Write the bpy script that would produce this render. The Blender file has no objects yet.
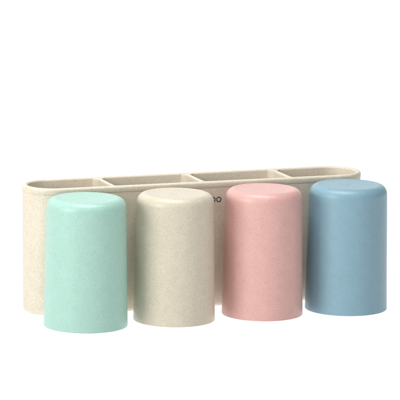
import bpy, bmesh, math
from mathutils import Vector, Matrix

CM = 0.01
sc = bpy.context.scene
COL = sc.collection

# ------------------------------------------------------------------ materials
def new_mat(name):
    m = bpy.data.materials.new(name); m.use_nodes = True
    nt = m.node_tree; nt.nodes.clear()
    out = nt.nodes.new('ShaderNodeOutputMaterial')
    return m, nt, out

def straw_plastic(name, base, dark, fleck, rough=0.45, dens=0.5, fleck_amt=0.55):
    """moulded wheat-straw plastic: cloudy body colour, fine bran flecks, slightly pebbled skin"""
    m, nt, out = new_mat(name)
    N, Lk = nt.nodes.new, nt.links.new
    b = N('ShaderNodeBsdfPrincipled')
    tc = N('ShaderNodeTexCoord'); oi = N('ShaderNodeObjectInfo')
    off = N('ShaderNodeVectorMath'); off.operation = 'MULTIPLY_ADD'
    comb = N('ShaderNodeCombineXYZ')
    for i in range(3): Lk(oi.outputs['Random'], comb.inputs[i])
    Lk(comb.outputs[0], off.inputs[0]); off.inputs[1].default_value = (1.7, .9, 2.3); Lk(tc.outputs['Object'], off.inputs[2])
    v = off.outputs[0]
    def noise(scale, detail, rough_=.5):
        n = N('ShaderNodeTexNoise'); n.inputs['Scale'].default_value = scale
        n.inputs['Detail'].default_value = detail; n.inputs['Roughness'].default_value = rough_
        Lk(v, n.inputs['Vector']); return n.outputs['Fac']
    def ramp(src, a, c):
        r = N('ShaderNodeMapRange'); r.inputs[1].default_value = a; r.inputs[2].default_value = c
        Lk(src, r.inputs[0]); return r.outputs[0]
    def mix(fac, a, c, k=1.0):
        x = N('ShaderNodeMix'); x.data_type = 'RGBA'
        if k != 1.0:
            mm = N('ShaderNodeMath'); mm.operation = 'MULTIPLY'; mm.inputs[1].default_value = k
            Lk(fac, mm.inputs[0]); fac = mm.outputs[0]
        Lk(fac, x.inputs[0])
        for val, s in ((a, x.inputs[6]), (c, x.inputs[7])):
            if isinstance(val, tuple): s.default_value = (*val, 1)
            else: Lk(val, s)
        return x.outputs[2]
    dn = N('ShaderNodeTexNoise'); dn.inputs['Scale'].default_value = 900; dn.inputs['Detail'].default_value = 2; Lk(v, dn.inputs['Vector'])
    dv = N('ShaderNodeVectorMath'); dv.operation = 'MULTIPLY_ADD'; Lk(dn.outputs['Color'], dv.inputs[0]); dv.inputs[1].default_value = (.0016, .0016, .0022); Lk(v, dv.inputs[2])
    vd = dv.outputs[0]
    cloud = mix(ramp(noise(140, 4), .35, .7), base, dark, .3)
    grain = mix(ramp(noise(1300, 3, .7), .40, .72), cloud, dark, .9)
    # bran flecks: small cells, only the ones a second noise lets through
    vo = N('ShaderNodeTexVoronoi'); vo.inputs['Scale'].default_value = 1500; Lk(vd, vo.inputs['Vector'])
    cell = ramp(vo.outputs['Distance'], .36, .20)
    sel = ramp(vo.outputs['Color'], 1 - dens * .5, 1 - dens * .5 + .05)
    mu = N('ShaderNodeMath'); mu.operation = 'MULTIPLY'; Lk(cell, mu.inputs[0]); Lk(sel, mu.inputs[1])
    col = mix(mu.outputs[0], grain, fleck, fleck_amt)
    vo2 = N('ShaderNodeTexVoronoi'); vo2.inputs['Scale'].default_value = 820; Lk(vd, vo2.inputs['Vector'])
    cell2 = ramp(vo2.outputs['Distance'], .24, .12)
    sel2 = ramp(vo2.outputs['Color'], .78, .84)
    mu2 = N('ShaderNodeMath'); mu2.operation = 'MULTIPLY'; Lk(cell2, mu2.inputs[0]); Lk(sel2, mu2.inputs[1])
    col = mix(mu2.outputs[0], col, fleck, fleck_amt * .8)
    Lk(col, b.inputs['Base Color'])
    b.inputs['Roughness'].default_value = rough
    b.inputs['Specular IOR Level'].default_value = .45
    bump = N('ShaderNodeBump'); bump.inputs['Strength'].default_value = .25; bump.inputs['Distance'].default_value = .0001
    Lk(noise(900, 3), bump.inputs['Height']); Lk(bump.outputs[0], b.inputs['Normal'])
    Lk(b.outputs[0], out.inputs[0])
    return m

FLECK = (.20, .12, .06)
M_mint  = straw_plastic('mint_straw_plastic',  (.405, .65, .57), (.325, .54, .46), FLECK, .38, .7, .42)
M_cream = straw_plastic('cream_straw_plastic', (.68, .625, .51), (.54, .475, .365), FLECK, .36, .7, .6)
M_pink  = straw_plastic('pink_straw_plastic',  (.73, .44, .405), (.60, .335, .30), FLECK, .38, .8, .45)
M_blue  = straw_plastic('blue_straw_plastic',  (.245, .41, .495), (.19, .33, .40), FLECK, .38, .6, .4)
M_hold  = straw_plastic('ivory_straw_plastic', (.765, .705, .59), (.61, .54, .42), FLECK, .5, .85, .6)

def plain(name, c, r):
    m, nt, out = new_mat(name); b = nt.nodes.new('ShaderNodeBsdfPrincipled')
    n = nt.nodes.new('ShaderNodeTexNoise'); n.inputs['Scale'].default_value = 2500
    mr = nt.nodes.new('ShaderNodeMapRange'); mr.inputs[3].default_value = r - .06; mr.inputs[4].default_value = r + .06
    nt.links.new(n.outputs[0], mr.inputs[0]); nt.links.new(mr.outputs[0], b.inputs['Roughness'])
    b.inputs['Base Color'].default_value = (*c, 1)
    nt.links.new(b.outputs[0], out.inputs[0]); return m
M_ink = plain('grey_blue_ink', (.045, .05, .07), .5)

# ------------------------------------------------------------------ mesh helpers (cm in, m out)
def link(name, bm, mat, parent=None, loc=(0, 0, 0), smooth=True):
    bmesh.ops.recalc_face_normals(bm, faces=bm.faces)
    for e in bm.edges:
        if len(e.link_faces) == 2 and e.calc_face_angle(0) > math.radians(38): e.smooth = False
    me = bpy.data.meshes.new(name)
    for v in bm.verts: v.co *= CM
    bm.to_mesh(me); bm.free()
    for p in me.polygons: p.use_smooth = smooth
    me.materials.append(mat)
    o = bpy.data.objects.new(name, me); COL.objects.link(o)
    o.location = Vector(loc) * CM
    if parent: o.parent = parent
    return o

def tag(o, label=None, cat=None, group=None, kind=None):
    if label: o['label'] = label
    if cat: o['category'] = cat
    if group: o['group'] = group
    if kind: o['kind'] = kind
    return o

def arc(cx, cz, rx, rz, a0, a1, n):
    return [(cx + rx * math.cos(math.radians(a0 + (a1 - a0) * i / n)),
             cz + rz * math.sin(math.radians(a0 + (a1 - a0) * i / n))) for i in range(n + 1)]

def lathe(bm, prof, n=160):
    rings = []
    for r, z in prof:
        if r < 1e-6: rings.append([bm.verts.new((0, 0, z))])
        else: rings.append([bm.verts.new((r * math.cos(2 * math.pi * k / n), r * math.sin(2 * math.pi * k / n), z)) for k in range(n)])
    for a, b in zip(rings, rings[1:]):
        for k in range(n):
            k2 = (k + 1) % n
            if len(a) == 1: bm.faces.new((a[0], b[k2], b[k]))
            elif len(b) == 1: bm.faces.new((a[k], a[k2], b[0]))
            else: bm.faces.new((a[k], a[k2], b[k2], b[k]))
    return rings

def stadium(L, W, nb=40, ns=60):
    """closed outline, always the same number of points so that loops can be bridged"""
    r = W / 2; s = L / 2 - r; pts = []
    for i in range(nb): a = -math.pi / 2 + math.pi * i / nb; pts.append((s + r * math.cos(a), r * math.sin(a)))
    for i in range(ns): pts.append((s - 2 * s * i / ns, r))
    for i in range(nb): a = math.pi / 2 + math.pi * i / nb; pts.append((-s + r * math.cos(a), r * math.sin(a)))
    for i in range(ns): pts.append((-s + 2 * s * i / ns, -r))
    return pts

def sweep(bm, L, W, prof, close=False, cap0=False, cap1=False):
    """prof: (inset, z) pairs round a stadium outline"""
    rings = [[bm.verts.new((x, y, z)) for x, y in stadium(L - 2 * d, W - 2 * d)] for d, z in prof]
    n = len(rings[0])
    pairs = list(zip(rings, rings[1:])) + ([(rings[-1], rings[0])] if close else [])
    for a, b in pairs:
        for k in range(n):
            k2 = (k + 1) % n; bm.faces.new((a[k], a[k2], b[k2], b[k]))
    if cap0: bm.faces.new(rings[0])
    if cap1: bm.faces.new(rings[-1])

# ------------------------------------------------------------------ the holder
HX, HY, HL, HW, HH = .784, 2.226, 28.36, 4.78, 10.13
holder = bpy.data.objects.new('cup_holder', None); COL.objects.link(holder)
holder.location = Vector((HX, HY, 0)) * CM
tag(holder, 'long speckled ivory rack with rounded ends and four open compartments, standing behind the four cups', 'cup holder')
T = .42                                  # wall thickness
RIM = .50                                # depth of the rim band
bm = bmesh.new()
prof = [(.55, 0.0)] + arc(.10 + .35, .35, -.35, .35, -90, 0, 6)[1:]
prof = [(.45, 0.0), (.32, .025), (.20, .10), (.13, .22), (.105, .35)]
prof += [(.105 - .075 * t / 8, .35 + (HH - RIM - .35) * t / 8) for t in range(1, 9)]
prof += [(.03 + .09, HH - RIM + .02), (T - .008, HH - RIM + .02)]
prof += [(T + .05 * t / 4, (HH - RIM - .02) * (1 - t / 4) + .8 * t / 4) for t in range(0, 5)]
prof += [(T + .14, .60), (T + .32, .45), (T + .6, .40)]
sweep(bm, HL, HW, prof, cap0=True, cap1=True)
link('body', bm, M_hold, holder)

bm = bmesh.new()
z0 = HH - RIM
o_, i_ = .008, T
rp = [(.05, z0), (o_ + .01, z0 + .015), (o_, z0 + .04), (o_, HH - .16), (o_ + .02, HH - .09), (o_ + .07, HH - .03), (o_ + .14, HH),
      (i_ - .12, HH), (i_ - .05, HH - .02), (i_ - .01, HH - .07), (i_ + .005, HH - .14), (i_ + .005, z0 - .7), (i_ - .06, z0 - .7), (i_ - .06, z0 - .05)]
sweep(bm, HL, HW, rp, close=True)
link('rim', bm, M_hold, holder)

def divider():
    """cross wall whose ends flare into the long walls, rounded along the top"""
    bm = bmesh.new(); yi = HW / 2 - T + .10; n = 28; half = []
    for i in range(n + 1):
        y = -yi + 2 * yi * i / n
        d = min(y + yi, yi - y)
        w = .17 + .42 * max(0, 1 - (d - .06) / .55) ** 2.2 if d < .61 else .17
        half.append((y, w))
    tp = HH - .05
    prof = [(1.0, .42), (1.0, tp - .14), (.93, tp - .06), (.75, tp - .015), (.45, tp), (0, tp + .003)]
    full = [(s, z) for s, z in prof] + [(-s, z) for s, z in reversed(prof[:-1])]
    rows = []
    for y, w in half:
        rows.append([bm.verts.new(((s * w if abs(s) == 1 else (s / abs(s) if s else 0) * (w - (1 - abs(s)) * .17)), y, z)) for s, z in full])
    for a, b in zip(rows, rows[1:]):
        for k in range(len(full)):
            k2 = (k + 1) % len(full)
            bm.faces.new((a[k], a[k2], b[k2], b[k]))
    bm.faces.new(rows[0]); bm.faces.new(rows[-1])
    return bm
for x in (-6.56, .89, 8.33):
    link('divider', divider(), M_hold, holder, (x - HX, 0, 0))

# the two printed round letters on the front wall
bm = bmesh.new()
for lx in (2.03, 1.54):
    n = 48; x0 = lx - HX; zc = 8.67
    d_at = .105 - .075 * (zc - .35) / (HH - RIM - .35)
    yw = -(HW / 2 - d_at)
    R0, R1 = .215, .14
    vs = [[bm.verts.new((x0 + r * math.cos(2 * math.pi * k / n), yw - yy, zc + r * math.sin(2 * math.pi * k / n))) for k in range(n)]
          for r, yy in ((R0, -.02), (R0, .008), (R1, .008), (R1, -.02))]
    for j in range(4):
        a, b = vs[j], vs[(j + 1) % 4]
        for k in range(n): bm.faces.new((a[k], a[(k + 1) % n], b[(k + 1) % n], b[k]))
link('lettering', bm, M_ink, holder, smooth=False)

# ------------------------------------------------------------------ the cups (upside down)
def cup_mesh():
    bm = bmesh.new(); H, Rt, Rb, t = 10.0, 3.03, 3.205, .20
    prof = [(Rb - .006, 0.0), (Rb, .012), (Rb + .002, .07)]
    for i in range(1, 13):
        z = .07 + (9.22 - .07) * i / 12
        prof.append((Rb + (Rt - Rb) * (z / 9.22) ** .95, z))
    rc = .64
    prof += arc(Rt - rc, 9.22, rc, .76, 0, 80, 14)[1:]
    x, z = prof[-1]
    prof += [(x - .10, 9.983), (x - .17, 9.986), (x - .25, 9.978), (x - .34, 9.958), (x - .44, 9.945), (x - .7, 9.942), (1.0, 9.943),
             (.34, 9.944), (.30, 9.938), (.26, 9.922), (.12, 9.922), (.10, 9.935), (0, 9.94)]
    inner = [(0, 9.62), (1.8, 9.62), (2.3, 9.55), (2.62, 9.35), (Rt - t, 9.0)]
    inner += [(Rt - t + (Rb - Rt) * i / 8, 9.0 * (1 - i / 8)) for i in range(1, 8)] + [(Rb - t - .01, .04), (Rb - t + .02, 0.0)]
    rings = lathe(bm, prof)
    r2 = lathe(bm, inner)
    a, b = r2[-1], rings[0]
    for k in range(len(a)): bm.faces.new((a[k], a[(k + 1) % len(a)], b[(k + 1) % len(a)], b[k]))
    return bm
first = None
CUPS = [((-10.08, -3.54), M_mint,  'pale mint green speckled cup turned upside down, nearest the left end of the rack', .4, 1.013),
        ((-2.80, -3.45), M_cream, 'cream beige speckled cup turned upside down, between the mint and the pink cup', 1.7, .995),
        ((4.60, -3.37), M_pink,  'soft pink speckled cup turned upside down, between the cream and the blue cup', 2.9, .997),
        ((11.73, -3.40), M_blue,  'dusty blue speckled cup turned upside down, nearest the right end of the rack', 4.2, 1.018)]
for (x, y), m, lab, rz, sc_ in CUPS:
    if first is None:
        o = first = link('cup', cup_mesh(), m, None, (x, y, 0))
    else:
        o = first.copy(); COL.objects.link(o); o.data = first.data.copy(); o.data.materials[0] = m
        o.location = Vector((x, y, 0)) * CM
    o.rotation_euler.z = rz
    o.scale = (sc_, sc_, 1)
    tag(o, lab, 'cup', 'four upside-down cups in a row')

# ------------------------------------------------------------------ the surface: plain white, made translucent so an added lamp below keeps it shadowless
FL_T, FL_L = .86, 1.11
m, nt, out = new_mat('underlit_white')
tr = nt.nodes.new('ShaderNodeBsdfTranslucent'); tr.inputs[0].default_value = (.98, .98, .98, 1)
df = nt.nodes.new('ShaderNodeBsdfDiffuse')
nz = nt.nodes.new('ShaderNodeTexNoise'); nz.inputs['Scale'].default_value = 3
cr = nt.nodes.new('ShaderNodeMapRange'); cr.inputs[3].default_value = .88; cr.inputs[4].default_value = .92
nt.links.new(nz.outputs[0], cr.inputs[0]); nt.links.new(cr.outputs[0], df.inputs[0])
mx = nt.nodes.new('ShaderNodeMixShader'); mx.inputs[0].default_value = FL_T
nt.links.new(df.outputs[0], mx.inputs[1]); nt.links.new(tr.outputs[0], mx.inputs[2]); nt.links.new(mx.outputs[0], out.inputs[0])
bm = bmesh.new()
S = 700
bm.faces.new([bm.verts.new(p) for p in ((-S, -S, 0), (S, -S, 0), (S, S, 0), (-S, S, 0))])
g = link('ground', bm, m, smooth=False)
tag(g, kind='structure')

def area(name, loc, target, sx, sy, radiance, col=(1, 1, 1), spread=180):
    l = bpy.data.lights.new(name, 'AREA'); l.shape = 'RECTANGLE'; l.size = sx; l.size_y = sy
    l.energy = radiance * sx * sy * math.pi; l.color = col; l.spread = math.radians(spread)
    o = bpy.data.objects.new(name, l); COL.objects.link(o); o.location = loc
    d = Vector(target) - Vector(loc)
    o.rotation_euler = d.to_track_quat('-Z', 'Y').to_euler()
    return o
area('added_underlight', (0, 0, -.05), (0, 0, 1), 14, 14, FL_L)  # unseen lamp added under the ground to hold it pure white
KEY = area('softbox', (-1.25, -.45, .42), (-.06, -.02, .05), .6, .6, 9.0, (1, .985, .95))
TOP = area('overhead_softbox', (-.12, -.14, .85), (0, 0, .05), .7, .45, 8.0)

# ------------------------------------------------------------------ world: white studio, bright behind the holder
w = bpy.data.worlds.new('World'); sc.world = w; w.use_nodes = True
nt = w.node_tree; bg = nt.nodes['Background']
tc = nt.nodes.new('ShaderNodeTexCoord'); sp = nt.nodes.new('ShaderNodeSeparateXYZ')
nt.links.new(tc.outputs['Generated'], sp.inputs[0])
mr = nt.nodes.new('ShaderNodeMapRange'); mr.interpolation_type = 'SMOOTHSTEP'
mr.inputs[1].default_value = .45; mr.inputs[2].default_value = .85
mr.inputs[3].default_value = .10; mr.inputs[4].default_value = 1.0
nt.links.new(sp.outputs['Y'], mr.inputs[0]); nt.links.new(mr.outputs[0], bg.inputs['Strength'])
bg.inputs['Color'].default_value = (1, 1, 1, 1)

# ------------------------------------------------------------------ camera
az, el, roll, dist, f, sx, sy, tz = .348258, .188827, .012544, 251.12, 3172.61, -6.446, 45.875, 5.0103
d = Vector((-math.sin(az) * math.cos(el), -math.cos(az) * math.cos(el), math.sin(el)))
C = (d * dist + Vector((0, 0, tz))) * CM
F = -d; R = F.cross(Vector((0, 0, 1))).normalized(); U = R.cross(F)
R2 = R * math.cos(roll) + U * math.sin(roll); U2 = U * math.cos(roll) - R * math.sin(roll)
cam = bpy.data.cameras.new('camera'); co = bpy.data.objects.new('camera', cam); COL.objects.link(co)
mat = Matrix((R2, U2, -F)).transposed().to_4x4(); mat.translation = C
co.matrix_world = mat
cam.sensor_width = 36; cam.lens = f / 400 * 36
cam.shift_x = -sx / 400; cam.shift_y = sy / 400
cam.clip_start = .05; cam.clip_end = 100
sc.camera = co

sc.view_settings.view_transform = 'Standard'; sc.view_settings.look = 'None'
sc.view_settings.exposure = 0; sc.view_settings.gamma = 1
sc.cycles.use_denoising = True
sc.cycles.max_bounces = 8
